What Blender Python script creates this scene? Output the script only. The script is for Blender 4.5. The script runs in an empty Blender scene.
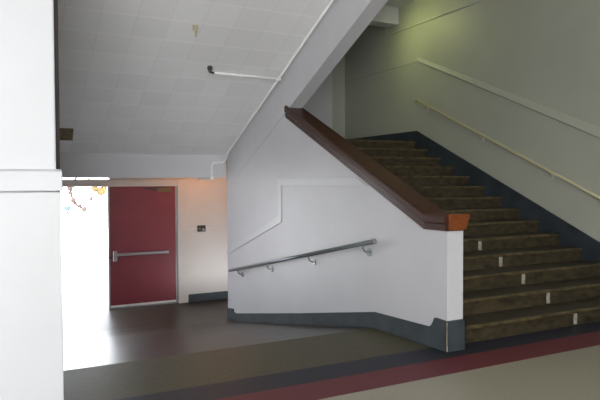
import bpy, bmesh, math, random
from mathutils import Vector, Matrix
random.seed(7)
SC = bpy.context.scene
COL = SC.collection

# ------------------------------------------------------------------ materials
def mat(name, color, rough=0.5, metal=0.0, spec=0.5, var=0.0, vscale=4.0, bump=0.0, bscale=60.0,
        color2=None, detail=4.0, emit=None, estr=0.0, stretch=(1, 1, 1), coat=0.0):
    m = bpy.data.materials.new(name); m.use_nodes = True
    nt = m.node_tree; N = nt.nodes; L = nt.links
    b = N['Principled BSDF']
    b.inputs['Roughness'].default_value = rough
    b.inputs['Metallic'].default_value = metal
    b.inputs['Specular IOR Level'].default_value = spec
    if coat:
        b.inputs['Coat Weight'].default_value = coat
        b.inputs['Coat Roughness'].default_value = 0.12
    c = (*color, 1)
    b.inputs['Base Color'].default_value = c
    tc = N.new('ShaderNodeTexCoord'); mp = N.new('ShaderNodeMapping')
    mp.inputs['Scale'].default_value = stretch
    L.new(tc.outputs['Object'], mp.inputs['Vector'])
    if var or color2:
        n = N.new('ShaderNodeTexNoise'); n.inputs['Scale'].default_value = vscale
        n.inputs['Detail'].default_value = detail
        L.new(mp.outputs['Vector'], n.inputs['Vector'])
        r = N.new('ShaderNodeValToRGB')
        r.color_ramp.elements[0].position = 0.32; r.color_ramp.elements[1].position = 0.68
        if color2:
            r.color_ramp.elements[0].color = c; r.color_ramp.elements[1].color = (*color2, 1)
        else:
            r.color_ramp.elements[0].color = (*[v * (1 - var) for v in color], 1)
            r.color_ramp.elements[1].color = (*[min(1, v * (1 + var)) for v in color], 1)
        L.new(n.outputs['Fac'], r.inputs['Fac']); L.new(r.outputs['Color'], b.inputs['Base Color'])
    if bump:
        n2 = N.new('ShaderNodeTexNoise'); n2.inputs['Scale'].default_value = bscale
        n2.inputs['Detail'].default_value = 3
        L.new(mp.outputs['Vector'], n2.inputs['Vector'])
        bp = N.new('ShaderNodeBump'); bp.inputs['Strength'].default_value = bump
        bp.inputs['Distance'].default_value = 0.01
        L.new(n2.outputs['Fac'], bp.inputs['Height']); L.new(bp.outputs['Normal'], b.inputs['Normal'])
    if emit:
        b.inputs['Emission Color'].default_value = (*emit, 1)
        b.inputs['Emission Strength'].default_value = estr
    return m

M = {}
M['paint'] = mat('white_wall_paint', (.56, .56, .58), rough=.42, var=.03, vscale=1.5, bump=.12, bscale=7)
M['paint_pier'] = mat('white_pier_paint', (.55, .56, .58), rough=.5, var=.02, vscale=2, bump=.12, bscale=9)
M['paint_green'] = mat('pale_green_wall_paint', (.42, .43, .36), rough=.5, var=.04, vscale=1.2, bump=.1, bscale=8)
M['paint_cream'] = mat('cream_wall_paint', (.52, .48, .44), rough=.5, var=.03, vscale=2, bump=.08, bscale=10)
M['paint_trim'] = mat('white_trim_paint', (.58, .58, .60), rough=.35, var=.02)
M['base'] = mat('slate_baseboard', (.046, .057, .063), rough=.6, spec=.3, var=.22, vscale=5, bump=.08, bscale=30)
M['skirt'] = mat('dark_skirt_paint', (.030, .038, .046), rough=.5, var=.25, vscale=4)
M['tan'] = mat('tan_terrazzo', (.29, .27, .20), rough=.35, var=.10, vscale=60, detail=6)
M['red'] = mat('red_floor_band', (.120, .024, .030), rough=.5, spec=.28, var=.12, vscale=40)
M['blue'] = mat('dark_blue_floor_band', (.022, .023, .033), rough=.5, spec=.25, var=.15, vscale=30)
M['olive'] = mat('olive_ramp_covering', (.070, .064, .034), rough=.52, spec=.3, var=.14, vscale=25, bump=.05, bscale=60)
M['ramp'] = mat('grey_ramp_paint', (.042, .035, .027), rough=.36, spec=.20, color2=(.056, .046, .036), vscale=2.2, bump=.05, bscale=12)
M['riser'] = mat('worn_brown_riser', (.016, .012, .007), rough=.6, color2=(.070, .053, .024), vscale=8, detail=8, stretch=(1, 1, 2.2))
M['tread'] = mat('dark_tread', (.022, .018, .010), rough=.55, color2=(.054, .044, .022), vscale=7, detail=6)
M['nosing'] = mat('worn_nosing', (.080, .060, .026), rough=.5, var=.6, vscale=9)
M['tape'] = mat('pale_tape', (.36, .35, .28), rough=.6, var=.35, vscale=30)
M['wood'] = mat('varnished_brown_wood', (.030, .010, .005), rough=.36, color2=(.060, .020, .009), vscale=7, stretch=(6, .7, 6), spec=.4)
M['endgrain'] = mat('orange_lit_end_grain', (.13, .034, .008), rough=.4, color2=(.22, .060, .013), vscale=9, stretch=(2, 1, 8), coat=.3)  # the orange light on the cap end is put into this wood colour
M['red_door'] = mat('red_door_paint', (.20, .030, .042), rough=.42, var=.06, vscale=3)
M['steel'] = mat('brushed_steel', (.42, .43, .43), rough=.3, metal=.9)
M['railsteel'] = mat('galvanised_rail', (.22, .25, .26), rough=.36, metal=.7)
M['sleeve'] = mat('dull_sleeve', (.24, .25, .25), rough=.45, metal=.5)
M['greenrail'] = mat('painted_rail', (.46, .42, .27), rough=.3)
M['dark'] = mat('dark_metal', (.03, .03, .03), rough=.4)
M['jamb'] = mat('brown_jamb', (.07, .055, .05), rough=.5)
M['bronze'] = mat('bronze_closer', (.16, .12, .06), rough=.35, metal=.5)
M['pipe'] = mat('painted_pipe', (.85, .85, .83), rough=.35)
M['stain'] = mat('rust_stain', (.26, .19, .08), rough=.8, color2=(.12, .10, .07), vscale=14, detail=6)
M['flake'] = mat('yellowed_flake', (.62, .55, .38), rough=.8, var=.2, vscale=30)
M['concrete'] = mat('outdoor_concrete', (.70, .70, .69), rough=.8, var=.04, vscale=2)
M['bark'] = mat('pale_bark', (.05, .036, .032), rough=.9, var=.2, vscale=8)
M['leaf_red'] = mat('reddish_leaves', (.045, .022, .018), rough=.7, var=.25, vscale=2)
M['leaf_gold'] = mat('golden_leaves', (.10, .060, .012), rough=.7, var=.3, vscale=3)
M['shirt'] = mat('blue_shirt', (.015, .04, .13), rough=.8, var=.1)
M['skin'] = mat('skin', (.55, .35, .26), rough=.6)
M['trouser'] = mat('pale_trousers', (.05, .055, .08), rough=.8)
M['lampglass'] = mat('lamp_diffuser', (.8, .8, .75), rough=.4, emit=(1, .55, .25), estr=2.0)

def tile_material():
    """Painted acoustic tiles on the sloping soffit; object coords: x along corridor, y up the slope."""
    m = bpy.data.materials.new('acoustic_tiles'); m.use_nodes = True
    nt = m.node_tree; N = nt.nodes; L = nt.links; b = N['Principled BSDF']
    b.inputs['Roughness'].default_value = .75
    tc = N.new('ShaderNodeTexCoord')
    sep = N.new('ShaderNodeSeparateXYZ'); L.new(tc.outputs['Object'], sep.inputs[0])
    def mth(op, a, bb=None, c=None):
        n = N.new('ShaderNodeMath'); n.operation = op
        for i, v in enumerate((a, bb, c)):
            if v is None: continue
            if isinstance(v, (int, float)): n.inputs[i].default_value = v
            else: L.new(v, n.inputs[i])
        return n.outputs[0]
    T = .372
    u = mth('DIVIDE', mth('ADD', sep.outputs[0], .04), .382); v = mth('DIVIDE', mth('ADD', sep.outputs[1], .03), T)
    fu = mth('FRACT', u); fv = mth('FRACT', v)
    iu = mth('FLOOR', u); iv = mth('FLOOR', v)
    cmb = N.new('ShaderNodeCombineXYZ'); L.new(iu, cmb.inputs[0]); L.new(iv, cmb.inputs[1])
    wn = N.new('ShaderNodeTexWhiteNoise'); wn.noise_dimensions = '2D'; L.new(cmb.outputs[0], wn.inputs['Vector'])
    tone = N.new('ShaderNodeMapRange'); L.new(wn.outputs['Value'], tone.inputs['Value'])
    tone.inputs['To Min'].default_value = .80; tone.inputs['To Max'].default_value = .85
    # raised light joint along the rows, thin darker joint along the columns
    jrow = mth('LESS_THAN', fv, .045); jcol = mth('LESS_THAN', fu, .03)
    t1 = mth('ADD', tone.outputs[0], mth('MULTIPLY', jrow, .07))
    t2 = mth('SUBTRACT', t1, mth('MULTIPLY', jcol, .06))
    hs = N.new('ShaderNodeCombineColor')
    L.new(t2, hs.inputs[0]); L.new(t2, hs.inputs[1]); L.new(mth('MULTIPLY', t2, 1.0), hs.inputs[2])
    L.new(hs.outputs[0], b.inputs['Base Color'])
    bp = N.new('ShaderNodeBump'); bp.inputs['Strength'].default_value = .3; bp.inputs['Distance'].default_value = .004
    L.new(mth('SUBTRACT', jrow, jcol), bp.inputs['Height']); L.new(bp.outputs['Normal'], b.inputs['Normal'])
    return m
M['tiles'] = tile_material()

# ------------------------------------------------------------------ mesh helpers
def link(name, bm, ms, parent=None, smooth=False, bevel=0.0, seg=2):
    bmesh.ops.recalc_face_normals(bm, faces=bm.faces[:])
    me = bpy.data.meshes.new(name); bm.to_mesh(me); bm.free()
    for x in (ms if isinstance(ms, (list, tuple)) else [ms]): me.materials.append(M[x])
    if smooth:
        for p in me.polygons: p.use_smooth = True
    o = bpy.data.objects.new(name, me); COL.objects.link(o)
    if bevel:
        md = o.modifiers.new('bevel', 'BEVEL'); md.width = bevel; md.segments = seg; md.limit_method = 'ANGLE'
        md.angle_limit = math.radians(35)
    if parent:
        o.parent = parent
        o.matrix_parent_inverse = Matrix.Identity(4)
        o.location = -parent.location      # meshes are written in world coordinates
    return o

def box(bm, x0, x1, y0, y1, z0, z1, mi=0):
    v = [bm.verts.new((x, y, z)) for x in (x0, x1) for y in (y0, y1) for z in (z0, z1)]
    for f in ((0, 1, 3, 2), (4, 6, 7, 5), (0, 4, 5, 1), (2, 3, 7, 6), (0, 2, 6, 4), (1, 5, 7, 3)):
        q = bm.faces.new([v[i] for i in f]); q.material_index = mi
    return v

def prism(bm, pts, a0, a1, axis='x', mi=0):
    """polygon in the plane across `axis` (x: (y,z), y: (x,z), z: (x,y)) extruded from a0 to a1"""
    def P(p, a):
        return {'x': (a, p[0], p[1]), 'y': (p[0], a, p[1]), 'z': (p[0], p[1], a)}[axis]
    A = [bm.verts.new(P(p, a0)) for p in pts]; B = [bm.verts.new(P(p, a1)) for p in pts]
    n = len(pts)
    bm.faces.new(A[::-1]).material_index = mi; bm.faces.new(B).material_index = mi
    for i in range(n):
        bm.faces.new((A[i], A[(i + 1) % n], B[(i + 1) % n], B[i])).material_index = mi

def tube(bm, pts, r, n=12, caps=True, mi=0):
    pts = [Vector(p) for p in pts]; rings = []
    rs = r if isinstance(r, (list, tuple)) else [r] * len(pts)
    ref = None
    for i, p in enumerate(pts):
        if i == 0: d = pts[1] - pts[0]
        elif i == len(pts) - 1: d = pts[-1] - pts[-2]
        else: d = (pts[i + 1] - p).normalized() + (p - pts[i - 1]).normalized()
        d.normalize()
        if ref is None:
            ref = d.orthogonal().normalized()
        ref = (ref - d * ref.dot(d)).normalized()
        s = d.cross(ref)
        rings.append([bm.verts.new(p + (ref * math.cos(t) + s * math.sin(t)) * rs[i]) for t in [2 * math.pi * k / n for k in range(n)]])
    for a, b in zip(rings, rings[1:]):
        for k in range(n):
            f = bm.faces.new((a[k], a[(k + 1) % n], b[(k + 1) % n], b[k])); f.material_index = mi
    if caps:
        bm.faces.new(rings[0][::-1]).material_index = mi; bm.faces.new(rings[-1]).material_index = mi

def arc(p0, p1, p2, n=6):
    p0, p1, p2 = Vector(p0), Vector(p1), Vector(p2)
    return [(1 - t) ** 2 * p0 + 2 * t * (1 - t) * p1 + t * t * p2 for t in [i / n for i in range(n + 1)]]

def B(): return bmesh.new()
def struct(o, label=None):
    o['kind'] = 'structure'
    if label: o['label'] = label
    return o
def tag(o, label, cat, group=None):
    o['label'] = label; o['category'] = cat
    if group: o['group'] = group
    return o
def thing(name, loc, label, cat, group=None):
    o = bpy.data.objects.new(name, None); o.empty_display_size = .2
    COL.objects.link(o); o.location = loc
    return tag(o, label, cat, group)

# ------------------------------------------------------------------ key dimensions (metres)
XA, XS, XR = 3.69, 3.88, 7.09          # half wall faces, right wall
YA = 4.21                              # near end of half wall
SY, RI, TR = 4.35, .165, .3557         # first riser, rise, going
SL = RI / TR
NST = 14
ZL = NST * RI                          # landing height
YE = SY + (NST - 1) * TR               # landing edge
YBM = 9.87                             # beam / end of the half wall
YB = 11.47                             # back wall
FZ = -.80                              # lower floor
RY0, RZ0 = 5.40, -.03                  # top of the steep ramp
RY1 = 9.45
CEIL = 4.92

# ------------------------------------------------------------------ setting: floors
bm = B()
def quad(bm, x0, x1, y0, z0, y1, z1, mi):
    f = bm.faces.new([bm.verts.new(p) for p in ((x0, y0, z0), (x1, y0, z0), (x1, y1, z1), (x0, y1, z1))]); f.material_index = mi
def slab(bm, x0, x1, prof, mis, depth=.25):
    """solid slab with a profile in Y/Z; top faces carry their own material"""
    for (y0, z0), (y1, z1), mi in zip(prof, prof[1:], mis):
        prism(bm, [(y0, z0 - depth), (y1, z1 - depth), (y1, z1), (y0, z0)], x0, x1, 'x', mi)
slab(bm, -7, 14, [(-4, 0), (3.71, 0), (4.06, 0), (4.39, 0)], [0, 1, 2])
slab(bm, XS, 14, [(4.39, 0), (9.87, 0)], [2])
struct(link('floor', bm, ['tan', 'red', 'blue']))
bm = B()
slab(bm, .40, XA, [(4.39, 0), (5.38, RZ0)], [0])
slab(bm, .40, XA, [(5.38, RZ0), (RY1 - .45, FZ + .095), (RY1 - .15, FZ + .042), (RY1 + .1, FZ + .014), (YBM, FZ)], [1, 1, 1, 1])
slab(bm, .40, 6.0, [(YBM, FZ), (YB + .2, FZ)], [1])
struct(link('floor.001', bm, ['olive', 'ramp']))

# ------------------------------------------------------------------ setting: walls
# left pier beside the ramp (front face of the wall the camera looks past)
bm = B(); box(bm, -7, .375, 4.0, 4.30, 0, CEIL)
wl = struct(link('wall_left', bm, 'paint_pier', bevel=.012))
bm = B(); box(bm, -7, .395, 3.965, 4.0, 0, 1.50)
struct(link('wall_left_wainscot', bm, 'paint_pier', bevel=.006)); bpy.data.objects['wall_left_wainscot'].name = 'trim_1'
bm = B(); prism(bm, [(3.945, 1.505), (4.0, 1.505), (4.0, 1.64), (3.955, 1.625)], -7, .405, 'x')
struct(link('trim_2', bm, 'paint_pier', bevel=.006))
# dark jamb behind the pier
bm = B(); box(bm, .30, .428, 4.302, 4.40, 0, CEIL)
struct(link('trim_3', bm, 'jamb', bevel=.004))
# left side wall of the ramp passage
bm = B(); box(bm, .20, .40, 4.402, YB + .2, FZ - .3, CEIL)
struct(link('wall_ramp_side', bm, 'paint'))

# wall between the ramp and the stair: polygon with the triangular opening
def strz(y): return 2.57 + SL * (7.44 - y)        # underside of upper stringer
def soffz(y): return 2.05 + SL * (9.82 - y)
capb0, capb1 = (4.51, 1.11), (7.62, 1.11 + (7.62 - 4.51) * .452)
bm = B()
prism(bm, [(YA, -.3), (YBM, -1.2), (YBM, 1.44), (7.62, 2.49), capb1, capb0, (YA, 1.11)], XA, XS, 'x')
wa = struct(link('wall_stair', bm, 'paint', bevel=.004))
# upper stringer wall, hangs down below the sloping ceiling
bm = B()
prism(bm, [(YBM, strz(YBM)), (YBM, soffz(YBM) + .4), (3.4, soffz(3.4) + .1), (3.4, strz(3.4))], XA - .004, XS, 'x')
struct(link('wall_stringer', bm, 'paint'))
# sub-floor side of the stair foot is closed by the staircase itself

# right wall of the stairwell
bm = B(); box(bm, XR, XR + .2, 3.2, YB + .2, -.2, CEIL)
struct(link('wall_right', bm, 'paint_green'))
# back wall of the landing (stands on the lower level)
bm = B()
box(bm, XS - .02, XR, YB, YB + .2, ZL - .4, CEIL)
box(bm, .4, XS - .02, YB, YB + .2, 2.2, CEIL)
struct(link('wall_landing', bm, 'paint_green'))
bm = B(); box(bm, XS, 6.68, YB - .14, YB, ZL, CEIL)
struct(link('wall_landing_pier', bm, 'paint')); 
# back wall of the lower level round the double door
DL, DM, DR, DH = .72, 1.985, 3.255, 1.49
bm = B()
box(bm, .40, DL - .07, YB, YB + .2, FZ, 2.2)
box(bm, DR + .07, 6.0, YB, YB + .2, FZ, 2.0)
box(bm, DL - .07, DR + .07, YB, YB + .2, 1.60, 1.615)  # slot above this strip is shaped to show a bright line of sky
box(bm, DM, DR + .07, YB, YB + .2, 1.615, 1.70)
box(bm, DL - .07, DR + .07, YB, YB + .2, 1.70, 2.2)
struct(link('wall_back', bm, 'paint_cream'))
bm = B(); box(bm, 5.8, 6.0, YBM, YB, FZ, 2.0)
struct(link('wall_closet_side', bm, 'paint_cream'))
# ceiling: landing slab and the beam at the foot of the sloping ceiling
bm = B(); box(bm, XS, XR, YE + .40, YB, ZL - .20, ZL - .004); box(bm, .40, XS, YBM + .17, YB, ZL - .20, ZL - .004)
struct(link('floor.002', bm, 'tread'))
bm = B(); box(bm, .40, XA - .013, YBM, YBM + .16, 1.64, 2.11)
struct(link('beam', bm, 'paint', bevel=.004)); bpy.data.objects['beam'].name = 'trim_4'
# sloping tiled ceiling under the upper flight
ang = math.atan(SL); cosA = math.cos(ang)
bm = B()
Lng = (YBM - 3.5) / cosA
box(bm, 0, XA - .012 - .40, 0, Lng, 0, .10)
so = struct(link('ceiling', bm, 'tiles'))
so.location = (.40, YBM, soffz(YBM)); so.rotation_euler = (ang, 0, math.pi)
so.rotation_euler = (0, 0, 0)
so.matrix_world = Matrix.Translation((.40, YBM, soffz(YBM))) @ Matrix(((1, 0, 0, 0), (0, -cosA, math.sin(ang), 0), (0, math.sin(ang), cosA, 0), (0, 0, 0, 1)))
# corridor ceiling, stairwell ceiling
bm = B(); box(bm, -7, 14, -4, YB + .2, CEIL, CEIL + .2)
struct(link('ceiling.001', bm, 'paint'))
bm = B(); box(bm, XS, XR, 9.50, 9.82, 4.60, CEIL)
struct(link('trim_5', bm, 'paint'))
# corridor shell behind and beside the camera
bm = B()
box(bm, -7, -3.6, -4.2, -4, 0, CEIL); box(bm, -.4, 14, -4.2, -4, 0, CEIL)
box(bm, -3.6, -.4, -4.2, -4, 0, .3); box(bm, -3.6, -.4, -4.2, -4, 3.2, CEIL)
struct(link('wall_front', bm, 'paint'))
bm = B(); box(bm, -7.2, -7, -4.2, 4.3, 0, CEIL); struct(link('wall_corridor_left', bm, 'paint'))
bm = B(); box(bm, 14, 14.2, -4.2, 4.3, 0, CEIL); struct(link('wall_corridor_right', bm, 'paint'))
bm = B(); box(bm, XR + .2, 14, 4.1, 4.3, 0, CEIL); struct(link('wall_corridor_far', bm, 'paint'))

# ------------------------------------------------------------------ baseboards
bm = B()
# half wall: raised shoe at the near corner, then level, then down the ramp
prof = [(YA - .02, 0), (4.39, 0), (5.38, RZ0), (RY1, FZ), (YBM + .012, FZ), (YBM + .012, FZ + .16), (9.58, FZ + .20), (9.58, FZ + .145), (RY1 - .02, FZ + .15),
        (7.13, -.205), (5.36, RZ0 + .18), (4.47, .185), (4.42, .20), (4.385, .25), (4.37, .285), (4.33, .29), (YA - .02, .285)]
prism(bm, prof, XA - .02, XA, 'x')
prism(bm, [(XA - .02, 0), (XS + .015, 0), (XS + .015, .285), (XA - .02, .285)], YA - .02, YA, 'y')
prism(bm, [(YA - .02, 0), (SY, 0), (SY, .285), (YA - .02, .285)], XS, XS + .015, 'x')
bs = struct(link('baseboard_stair', bm, 'base', bevel=.004))
bm = B(); prism(bm, [(XA - .0225, .01), (XA - .014, .01), (XA - .013, .05), (XA - .018, .07), (XA - .018, .25), (XA - .014, .27), (XA - .0225, .278)], YA - .0225, YA - .019, 'y')
wc = link('worn_edge', bm, 'flake', bs); wc['label'] = 'pale chipped paint along the baseboard corner'
bm = B(); box(bm, DR + .20, 5.8, YB - .02, YB, FZ, FZ + .155)
struct(link('baseboard_back', bm, 'base', bevel=.004))

# ------------------------------------------------------------------ panel moulding on the ramp side of the wall
bm = B()
t = .014
prism(bm, [(7.78, 1.61), (5.72, 1.61), (5.50, 1.51), (7.67, 1.51), (7.67, 1.00), (7.67, .99), (YBM, .30), (YBM, .39), (7.78, 1.07)], XA - t, XA, 'x')
struct(link('trim_6', bm, 'paint_trim', bevel=.004))

# right wall: ledge trim that follows the stair and runs level along the landing
bm = B()
def ledge(bm, pts, e=.05):
    """pts: (y, z_bottom, z_top) run; bevelled section"""
    rings = []
    for y, zb, zt in pts:
        rings.append([bm.verts.new(p) for p in ((XR, y, zb - .02), (XR - e, y, zb), (XR - .012, y, zt), (XR, y, zt))])
    for a, b in zip(rings, rings[1:]):
        for k in range(4):
            bm.faces.new((a[k], a[(k + 1) % 4], b[(k + 1) % 4], b[k]))
    bm.faces.new(rings[0]); bm.faces.new(rings[-1][::-1])
ledge(bm, [(3.3, 1.27, 1.44), (5.16, 2.13, 2.25), (8.90, 3.80, 3.86)])
ledge(bm, [(8.90, 3.79, 3.81), (YB, 3.79, 3.81)], .014)
struct(link('trim_7', bm, 'paint_green'))
bm = B(); tube(bm, [(XR - .013, 4.4, 4.46), (XR - .013, 9.86, 4.46), (XR - .013, 9.92, 4.50), (XR - .013, 9.92, 4.92)], .016, 8)
tag(link('conduit', bm, 'paint_green', smooth=True), 'thin painted conduit high on the green stair wall, turning up near the ceiling beam', 'pipe')

# ------------------------------------------------------------------ staircase
st = thing('staircase', (5.48, SY, 0), 'wide flight of worn dark brown steps going up to a landing', 'staircase')
for k in range(NST):
    y0 = SY + k * TR; z1 = (k + 1) * RI
    y1 = y0 + TR + .02 if k < NST - 1 else YE + .4
    bm = B()
    # body: riser + tread, rounded nosing that sticks out 2 cm
    prism(bm, [(y0, z1 - RI - (.0 if k else .0)), (y1, z1 - RI), (y1, z1 - .032), (y0, z1 - .032)], XS + (.016 if k == 0 else .001), XR - .022, 'x', 0)
    prism(bm, [(y0 - .018, z1 - .030), (y0 - .022, z1 - .022), (y0 - .022, z1 - .010), (y0 - .014, z1), (y0 + .03, z1), (y0 + .03, z1 - .032), (y0 - .010, z1 - .032)],
          XS + .001, XR - .022, 'x', 2)
    prism(bm, [(y0 + .03, z1 - .032), (y1, z1 - .032), (y1, z1), (y0 + .03, z1)], XS + .001, XR - .022, 'x', 1)
    s = link('step', bm, ['riser', 'tread', 'nosing'], st)
    if k < 5:
        bm = B(); box(bm, 5.57, 5.625, y0 - .003, y0 + .001, z1 - RI + .012, z1 - .034)
        tp = link('tape_strip', bm, 'tape', s)
        tp.location = (0, 0, 0)
        tp['label'] = 'pale strip of tape on the step riser'
# skirt board on the right wall, sawtooth-backed by the steps
bm = B()
def skz(y): return RI + (y - SY) * SL + .2205
yk = SY + (ZL + .195 - RI - .2205) / SL
prism(bm, [(3.6, 0), (9.95, 0), (9.95, ZL + .195), (yk, ZL + .195), (4.1, skz(4.1)), (3.9, .20), (3.6, .20)], XR - .022, XR - .001, 'x')
link('skirt_board', bm, 'skirt', st)
bm = B()
prism(bm, [(9.95, ZL - .01), (YB - .02, ZL - .01), (YB - .02, ZL + .195), (9.95, ZL + .195)], XR - .022, XR, 'x')
prism(bm, [(6.685, ZL), (XR - .022, ZL), (XR - .022, ZL + .195), (6.685, ZL + .195)], YB - .02, YB, 'y')
struct(link('baseboard_landing', bm, 'skirt'))

# ------------------------------------------------------------------ wooden cap on the half wall
cap = thing('cap_rail', (3.785, 5.9, 1.6), 'varnished reddish brown wooden cap running up the sloping stair wall', 'handrail')
def capsec(off=0.0):
    # cross-section: (x, height above the wall top) with an undercut moulding
    a, b = XA - .04, XS + .04
    return [(XA - .022, -.006), (XA - .024, .055), (a, .068), (a, .125), (a + .012, .148), (b - .012, .148), (b, .125), (b, .068), (XS + .024, .055), (XS + .022, -.006)]
bm = B()
path = [(4.20, 1.11, 0), (4.515, 1.11, 0), (7.50, 1.11 + (7.50 - 4.515) * .452, 1)]
rings = []
for (y, z, m_) in path:
    ring = []
    for (x, h) in capsec():
        yy = y
        if m_ == 0 and y > 4.4: yy = y - h * .22      # mitre between level and sloping run
        hh = h * (1.09 if m_ == 1 else 1)
        if m_ == 1: yy = y
        ring.append(bm.verts.new((x, yy, z + hh + (0 if m_ != 1 else -.0))))
    rings.append(ring)
for a, b in zip(rings, rings[1:]):
    n = len(a)
    for k in range(n): bm.faces.new((a[k], a[(k + 1) % n], b[(k + 1) % n], b[k]))
bm.faces.new(rings[0]); bm.faces.new(rings[-1][::-1])
link('cap_board', bm, 'wood', cap)
bm = B()
e = [(XA + .0, 1.112), (XS + .014, 1.112), (XS + .022, 1.16), (XS + .032, 1.175), (XS + .034, 1.20), (XS + .05, 1.212), (XS + .052, 1.235), (XS + .045, 1.256), (XA + .0, 1.262)]
prism(bm, e, YA - .030, YA - .011, 'y')
eb = link('end_block', bm, 'endgrain', cap, bevel=.003)
eb['label'] = 'end grain of the cap with orange light painted into its colour'

# ------------------------------------------------------------------ handrail on the ramp wall
hr = thing('ramp_handrail', (XA - .07, 7.6, .45), 'round grey metal handrail sloping down the white wall beside the ramp', 'handrail')
RX = XA - .085
p0 = Vector((RX, 9.55, .065)); p1 = Vector((RX, 5.24, .93))
bm = B(); tube(bm, [p0, p1 + (p0 - p1) * .045], .024, 14)
link('rail', bm, 'railsteel', hr, smooth=True)
bm = B(); tube(bm, [p1 + (p0 - p1) * .045, p1], .0265, 14)
sl = link('end_sleeve', bm, 'sleeve', hr, smooth=False); sl['label'] = 'brighter sleeve at the upper rail end'
for yy in (5.47, 6.72, 8.01, 9.17):
    tt = (yy - p0.y) / (p1.y - p0.y); q = p0.lerp(p1, tt)
    br = B()
    tube(br, arc(q + Vector((0, 0, -.02)), q + Vector((0, 0, -.10)), (XA - .01, yy, q.z - .095), 6), .0095, 8)
    o = link('bracket', br, 'railsteel', hr, smooth=True)
    bm = B(); tube(bm, [(XA - .014, yy, q.z - .10), (XA, yy, q.z - .10)], .042, 16)
    pl = link('mounting_plate', bm, 'railsteel', o); pl.location = (0, 0, 0)

# ------------------------------------------------------------------ handrail on the right wall
hr2 = thing('stair_handrail', (7.0, 7, 2.2), 'thin pale painted handrail climbing the green stairwell wall', 'handrail')
a0 = Vector((7.03, 8.86, 3.06)); a1 = Vector((7.03, 4.50, 1.055))
bm = B(); tube(bm, [(7.03, 8.90, 3.04)] + [a0, a1], .024, 12); link('rail', bm, 'greenrail', hr2, smooth=True)
for yy in (8.62, 7.24, 5.90, 4.7):
    q = a0.lerp(a1, (yy - a0.y) / (a1.y - a0.y))
    br = B(); tube(br, arc(q + Vector((0, 0, -.018)), q + Vector((0, 0, -.07)), (XR - .006, yy, q.z - .075), 5), .008, 8)
    o = link('bracket', br, 'greenrail', hr2, smooth=True)
    bm = B(); tube(bm, [(XR - .008, yy, q.z - .078), (XR, yy, q.z - .078)], .030, 14)
    pl = link('mounting_plate', bm, 'paint_trim', o); pl.location = (0, 0, 0)

# ------------------------------------------------------------------ double door: frame, closed red leaf
bm = B()
box(bm, DR, DR + .20, YB - .03, YB + .01, FZ, DH + .13)
box(bm, DL - .20, DR, YB - .03, YB + .01, DH, DH + .13)
box(bm, DL - .20, DL, YB - .03, YB + .01, FZ, DH)
struct(link('trim_8', bm, 'paint_cream', bevel=.004))
bm = B(); box(bm, DR - .03, DR, YB + .012, YB + .1, FZ, DH); box(bm, DL - .07, DL, YB + .012, YB + .2, FZ, DH)
box(bm, DM - .03, DR - .03, YB + .012, YB + .2, FZ - .01, FZ + .030)
box(bm, DR, DR + .07, YB + .012, YB + .2, FZ, DH + .11); box(bm, DL - .07, DR, YB + .012, YB + .2, DH, DH + .11)
struct(link('trim_9', bm, 'steel'))
bm = B(); box(bm, DM, DR - .032, YB + .02, YB + .065, FZ + .032, DH)
dr = struct(link('door_1', bm, 'red_door', bevel=.003))
dr['label'] = 'closed dark red door leaf with a push bar'
def dpart(name, bm, m, lab=None, **k):
    o = link(name, bm, m, dr, **k); o.location = (0, 0, 0)
    if lab: o['label'] = lab
    return o
bm = B(); box(bm, DM - .035, DM - .001, YB + .012, YB + .07, FZ + .032, DH); dpart('edge_strip', bm, 'steel', 'metal strip on the leading door edge')
bm = B(); box(bm, DM, DR - .034, YB + .006, YB + .019, FZ + .034, FZ + .072); dpart('door_sweep', bm, 'pipe', 'pale strip along the door bottom')
bm = B(); box(bm, DM + .10, DR - .20, YB - .045, YB - .005, .195, .245)
pb = dpart('push_bar', bm, 'steel', bevel=.008)
bm = B(); box(bm, DM + .045, DM + .115, YB - .05, YB + .019, .10, .29)
dpart('latch_case', bm, 'steel', bevel=.006)
bm = B(); box(bm, DR - .24, DR - .18, YB - .04, YB + .019, .19, .25); dpart('bar_mount', bm, 'steel', bevel=.004)
bm = B(); tube(bm, [(DM + .02, YB + .01, .17), (DM - .06, YB - .005, .17)], .012, 8); dpart('latch_bolt', bm, 'dark')
bm = B(); box(bm, 2.86, 3.14, YB - .04, YB + .019, 1.385, 1.455)
dc = dpart('door_closer', bm, 'bronze', bevel=.006)
bm = B(); prism(bm, [(2.62, 1.455), (2.90, 1.425), (2.90, 1.41), (2.62, 1.44)], YB - .035, YB - .02, 'y')
prism(bm, [(2.62, 1.44), (3.02, 1.475), (3.02, 1.488), (2.62, 1.455)], YB - .034, YB - .022, 'y'); dpart('closer_arm', bm, 'dark')

# pull station beside the door
al = thing('switch_box', (3.735, YB, .645), 'small dark square switch box on the cream wall right of the red door', 'switch')
bm = B(); box(bm, 3.63, 3.84, YB - .012, YB, .57, .725); link('back_plate', bm, 'paint_cream', al, bevel=.003)
bm = B(); box(bm, 3.65, 3.82, YB - .03, YB - .012, .585, .71); link('switch_plate', bm, 'dark', al, bevel=.004)
bm = B(); box(bm, 3.672, 3.722, YB - .042, YB - .03, .63, .66); link('switch_lever', bm, 'stain', al, bevel=.003)
bm = B(); prism(bm, [(3.74, .61), (3.77, .66), (3.80, .61)], YB - .036, YB - .030, 'y'); link('label_mark', bm, 'tape', al)
bm = B(); tube(bm, [(3.45, YB - .008, .645), (3.63, YB - .008, .648)], .006, 6); link('wire', bm, 'paint_trim', al)
bm = B(); tube(bm, [(3.84, YB - .008, .66), (4.02, YB - .008, .665)], .006, 6)
link('wire', bm, 'paint_trim', al)

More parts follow.
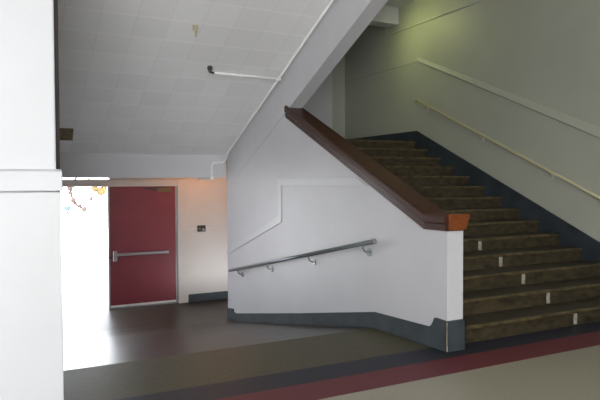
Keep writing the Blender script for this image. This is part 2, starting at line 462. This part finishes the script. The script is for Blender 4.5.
# ------------------------------------------------------------------ sprinkler pipe on the sloping ceiling
pp = thing('ceiling_pipe', (3.6, 7.7, 3.0), 'white painted pipe running down the edge of the tiled sloping ceiling with a side branch', 'pipe')
PX = XA - .012 - .030
def sz(y, d=.03): return soffz(y) - d
bm = B()
tube(bm, [(PX, 4.0, sz(4.0)), (PX, 9.72, sz(9.72, .035)), (PX, 9.82, sz(9.82) - .06), (PX - .02, 9.835, 1.93)] + [(PX - .06, 9.835, 1.90), (3.43, 9.835, 1.89), (3.40, 9.835, 1.86), (3.40, 9.835, 1.62)], .017, 10)
link('main_pipe', bm, 'pipe', pp, smooth=True)
bm = B(); tube(bm, [(PX, 7.69, sz(7.69)), (2.69, 7.67, sz(7.67))], .018, 8); link('branch_pipe', bm, 'pipe', pp, smooth=True)
for c in ((3.08, 7.68), (PX, 7.69)):
    bm = B(); tube(bm, [(c[0] - .035, c[1], sz(c[1])), (c[0] + .035, c[1], sz(c[1]))], .022, 10); link('fitting', bm, 'pipe', pp, smooth=True)
bm = B(); tube(bm, [(3.40, 9.835, 1.66), (3.40, 9.835, 1.60)], .028, 10); link('fitting', bm, 'pipe', pp, smooth=True)
bm = B(); tube(bm, arc((2.70, 7.67, sz(7.67)), (2.64, 7.66, sz(7.67)), (2.62, 7.62, sz(7.67) - .0), 5), .015, 8); link('elbow', bm, 'dark', pp, smooth=True)
bm = B(); tube(bm, [(2.62, 7.62, sz(7.62, .04)), (2.60, 7.56, sz(7.56, .04))], [.026, .036], 10); link('pipe_nozzle', bm, 'dark', pp)

# stains / patches on the sloping ceiling
def soffpatch(name, pts, m, lab, cat):
    bm = B()
    A = [bm.verts.new((x, y, soffz(y) - .001)) for x, y in pts]; Bv = [bm.verts.new((x, y, soffz(y) - .010)) for x, y in pts]
    n = len(pts); bm.faces.new(A[::-1]); bm.faces.new(Bv)
    for i in range(n): bm.faces.new((A[i], A[(i + 1) % n], Bv[(i + 1) % n], Bv[i]))
    return tag(link(name, bm, m), lab, cat)
soffpatch('ceiling_plate', [(.80, 9.19), (1.10, 9.19), (1.12, 9.50), (.82, 9.50)], 'stain', 'small brown rusty plate on the sloping ceiling beside the white pier', 'plate')
soffpatch('paint_flake', [(2.155, 6.88), (2.225, 6.88), (2.25, 6.95), (2.262, 7.06), (2.245, 7.07), (2.215, 6.98), (2.185, 6.97)], 'flake', 'yellowed peeling flake of paint on the ceiling tiles', 'paint flake')

# small lamp fixture under the beam, and its warm bulb
lf = thing('wall_lamp', (3.2, YBM + .24, 1.62), 'small grey lamp fixture tucked under the white beam right of the door', 'lamp')
bm = B(); box(bm, 3.20, 3.385, YBM + .01, YBM + .15, 1.612, 1.638); link('lamp_housing', bm, 'steel', lf, bevel=.004)

# ------------------------------------------------------------------ outdoors
bm = B()
slab(bm, -40, 50, [(YB + .2, FZ - .01), (20, FZ - .2), (90, -2.8)], [0, 0], .3)
struct(link('ground', bm, 'concrete'))
bm = B()
for y in (13.2, 15.6, 18): box(bm, -6, 12, y, y + .03, FZ - .01 - (y - 11.67) * .023 - .003, FZ - .01 - (y - 11.67) * .023 + .004)
struct(link('trim_10', bm, 'base'))

def leafblob(bm, c, r, n=70):
    bmesh.ops.create_icosphere(bm, subdivisions=2, radius=r * .5, matrix=Matrix.Translation(c))
    for _ in range(n):
        d = Vector((random.gauss(0, 1), random.gauss(0, 1), random.gauss(0, 1))) * r * .45
        p = Vector(c) + d
        s = r * random.uniform(.12, .25)
        u = Vector((random.uniform(-1, 1), random.uniform(-1, 1), random.uniform(-1, 1))).normalized(); w = u.orthogonal().normalized()
        bm.faces.new([bm.verts.new(p + q) for q in (u * s, w * s * .6, -u * s, -w * s * .6)])
tr = thing('tree', (5.3, 24, -1.1), 'slender sunlit tree with reddish and golden leaves outside the open doorway', 'tree')
CAMV = Vector((0, 0, 1.55))
bm = B()
tube(bm, [(5.3, 24, -1.2), (5.25, 24, .2), (5.1, 24.1, 1.6), (4.9, 24, 2.9), (4.5, 24, 4.0)], [.16, .14, .12, .09, .05], 8)
link('trunk', bm, 'bark', tr, smooth=True)
for a_ in ([(5.1, 24.1, 1.6), (4.2, 24, 2.4), (3.2, 23.9, 2.2), (2.72, 24, 1.42), (2.80, 24, .95), (3.0, 24, .66), (3.22, 24, .58)],
           [(5.1, 24.05, 1.9), (4.6, 24, 1.9), (4.1, 24, 1.6), (3.75, 24, 1.32)]):
    bm = B(); n_ = len(a_); tube(bm, a_, [.07 - .055 * i / (n_ - 1) for i in range(n_)], 6)
    link('branch', bm, 'bark', tr, smooth=True)
bm = B()
for c, r in (((2.72, 24, 1.40), .22), ((2.72, 24, 1.2), .14), ((2.82, 24, .92), .20), ((2.9, 24, .8), .14), ((3.22, 24, .57), .20), ((3.05, 24, .7), .14), ((3.46, 24, .96), .14)): leafblob(bm, c, r)
lv = link('foliage', bm, 'leaf_red', tr); lv['label'] = 'reddish leaf clusters'
bm = B()
for c, r in (((3.8, 24, 1.24), .28), ((3.60, 24, 1.36), .24), ((3.98, 24, 1.32), .24), ((3.4, 24, 1.6), .25), ((3.3, 24, 2.3), .6), ((4.3, 24, 2.6), .8), ((4.6, 24, 3.8), .9)): leafblob(bm, c, r, 60)
lv = link('foliage', bm, 'leaf_gold', tr); lv['label'] = 'golden leaf clusters'

# distant walking person in a blue shirt
def person(x, y, z):
    root = tag(bpy.data.objects.new('person', None), 'distant person in a blue shirt walking outside the open doorway', 'person')
    COL.objects.link(root); root.location = (x, y, z)
    def skin(name, verts, edges, radii, m, lab=None):
        me = bpy.data.meshes.new(name); me.from_pydata(verts, edges, []); me.materials.append(M[m])
        o = bpy.data.objects.new(name, me); COL.objects.link(o); o.parent = root
        sk = o.modifiers.new('skin', 'SKIN'); sk.use_smooth_shade = True
        for i, r in enumerate(radii): me.skin_vertices[0].data[i].radius = (r, r)
        me.skin_vertices[0].data[0].use_root = True
        s = o.modifiers.new('sub', 'SUBSURF'); s.levels = s.render_levels = 2
        if lab: o['label'] = lab
        return o
    V = [(0, 0, .95), (0, 0, 1.15), (0, 0, 1.38), (0, 0, 1.50), (0, 0, 1.60), (0, -.01, 1.70),
         (-.18, 0, 1.40), (-.24, .03, 1.12), (-.24, -.06, .88), (.18, 0, 1.40), (.24, -.03, 1.12), (.23, -.12, .90),
         (-.09, 0, .88), (-.10, -.12, .50), (-.10, -.08, .09), (-.10, -.22, .05), (.09, 0, .88), (.10, .06, .50), (.10, .22, .12), (.10, .10, .05)]
    E = [(0, 1), (1, 2), (2, 3), (3, 4), (4, 5), (2, 6), (6, 7), (7, 8), (2, 9), (9, 10), (10, 11), (0, 12), (12, 13), (13, 14), (14, 15), (0, 16), (16, 17), (17, 18), (18, 19)]
    R = [.13, .13, .14, .06, .095, .08, .06, .042, .035, .06, .042, .035, .09, .065, .045, .04, .09, .065, .045, .04]
    skin('body', V, E, R, 'skin')
    skin('shirt', [V[0], V[1], (0, 0, 1.40), V[6], V[7], V[9], V[10]], [(0, 1), (1, 2), (2, 3), (3, 4), (2, 5), (5, 6)], [.20, .20, .21, .095, .075, .095, .075], 'shirt')
    skin('trousers', [V[0], V[12], V[13], (-.10, -.085, .14), V[16], V[17], (.10, .20, .17)], [(0, 1), (1, 2), (2, 3), (0, 4), (4, 5), (5, 6)], [.15, .105, .078, .06, .105, .078, .06], 'trouser')
    bm = B(); bmesh.ops.create_uvsphere(bm, u_segments=12, v_segments=8, radius=.108, matrix=Matrix.Translation((0, .015, 1.69)))
    for f in [f for f in bm.faces if f.calc_center_median().y < -.02 and f.calc_center_median().z < 1.72]: bm.faces.remove(f)
    me = bpy.data.meshes.new('hair'); bm.to_mesh(me); bm.free(); me.materials.append(M['dark'])
    o = bpy.data.objects.new('hair', me); COL.objects.link(o); o.parent = root
PERSON = (6.75, 62.0)
person(PERSON[0], PERSON[1], FZ - .2 - (PERSON[1] - 20) * (2.8 + FZ - .2) / 70)

# ------------------------------------------------------------------ lights
w = bpy.data.worlds.new('sky'); SC.world = w; w.use_nodes = True
bg = w.node_tree.nodes['Background']; bg.inputs[0].default_value = (.88, .93, 1.0, 1); bg.inputs[1].default_value = 9.5
def area(name, loc, target, sx, sy, power, color):
    l = bpy.data.lights.new(name, 'AREA'); l.shape = 'RECTANGLE'; l.size = sx; l.size_y = sy; l.energy = power; l.color = color
    o = bpy.data.objects.new(name, l); COL.objects.link(o); o.location = loc
    o.rotation_euler = (Vector(target) - Vector(loc)).to_track_quat('-Z', 'Y').to_euler(); return o
sun = bpy.data.lights.new('sun', 'SUN'); sun.energy = 30; sun.angle = .01; sun.color = (1, .96, .9)
so_ = bpy.data.objects.new('sun', sun); COL.objects.link(so_); so_.rotation_euler = (math.radians(38), 0, math.radians(-60))
# warm bulb behind the beam
l = bpy.data.lights.new('warm_bulb', 'POINT'); l.energy = 20; l.color = (1, .42, .16); l.shadow_soft_size = .06
o = bpy.data.objects.new('warm_bulb', l); COL.objects.link(o); o.location = (3.75, YBM + .75, 1.75)
# greenish lamp over the landing
l = bpy.data.lights.new('landing_lamp', 'SPOT'); l.energy = 24; l.color = (.92, 1, .36); l.shadow_soft_size = .08
l.spot_size = math.radians(165); l.spot_blend = 1.0
o = bpy.data.objects.new('landing_lamp', l); COL.objects.link(o); o.location = (6.18, 8.95, 4.60)
o.rotation_euler = (Vector((7.06, 8.6, 3.8)) - Vector(o.location)).to_track_quat('-Z', 'Y').to_euler()
# added overhead fill light for the corridor, without a fixture
area('corridor_fill', (3.0, .5, 4.8), (3.0, .5, 0), 2.4, .3, 60, (1, .97, .92))

# ------------------------------------------------------------------ camera
cam = bpy.data.cameras.new('camera'); cam.sensor_width = 36; cam.lens = 600.2 / 600 * 36
cam.clip_end = 500
co = bpy.data.objects.new('camera', cam); COL.objects.link(co)
yaw, pitch, roll = .4785, .0289, -.0037
fw = Vector((math.sin(yaw) * math.cos(pitch), math.cos(yaw) * math.cos(pitch), -math.sin(pitch)))
rt = Vector((math.cos(yaw), -math.sin(yaw), 0)); up = rt.cross(fw)
rt, up = rt * math.cos(roll) + up * math.sin(roll), up * math.cos(roll) - rt * math.sin(roll)
mw = Matrix((rt, up, -fw)).transposed().to_4x4(); mw.translation = (0, 0, 1.55)
co.matrix_world = mw
SC.camera = co
# the light behind the camera comes from the corridor window
area('window_daylight', (-2.0, -3.9, 1.6), (1.0, 5, 1.5), 3.0, 2.4, 500, (1.0, .985, .955))

SC.view_settings.view_transform = 'Standard'; SC.view_settings.look = 'None'
SC.view_settings.gamma = 1; SC.view_settings.use_curve_mapping = False
SC.view_settings.exposure = 0.0
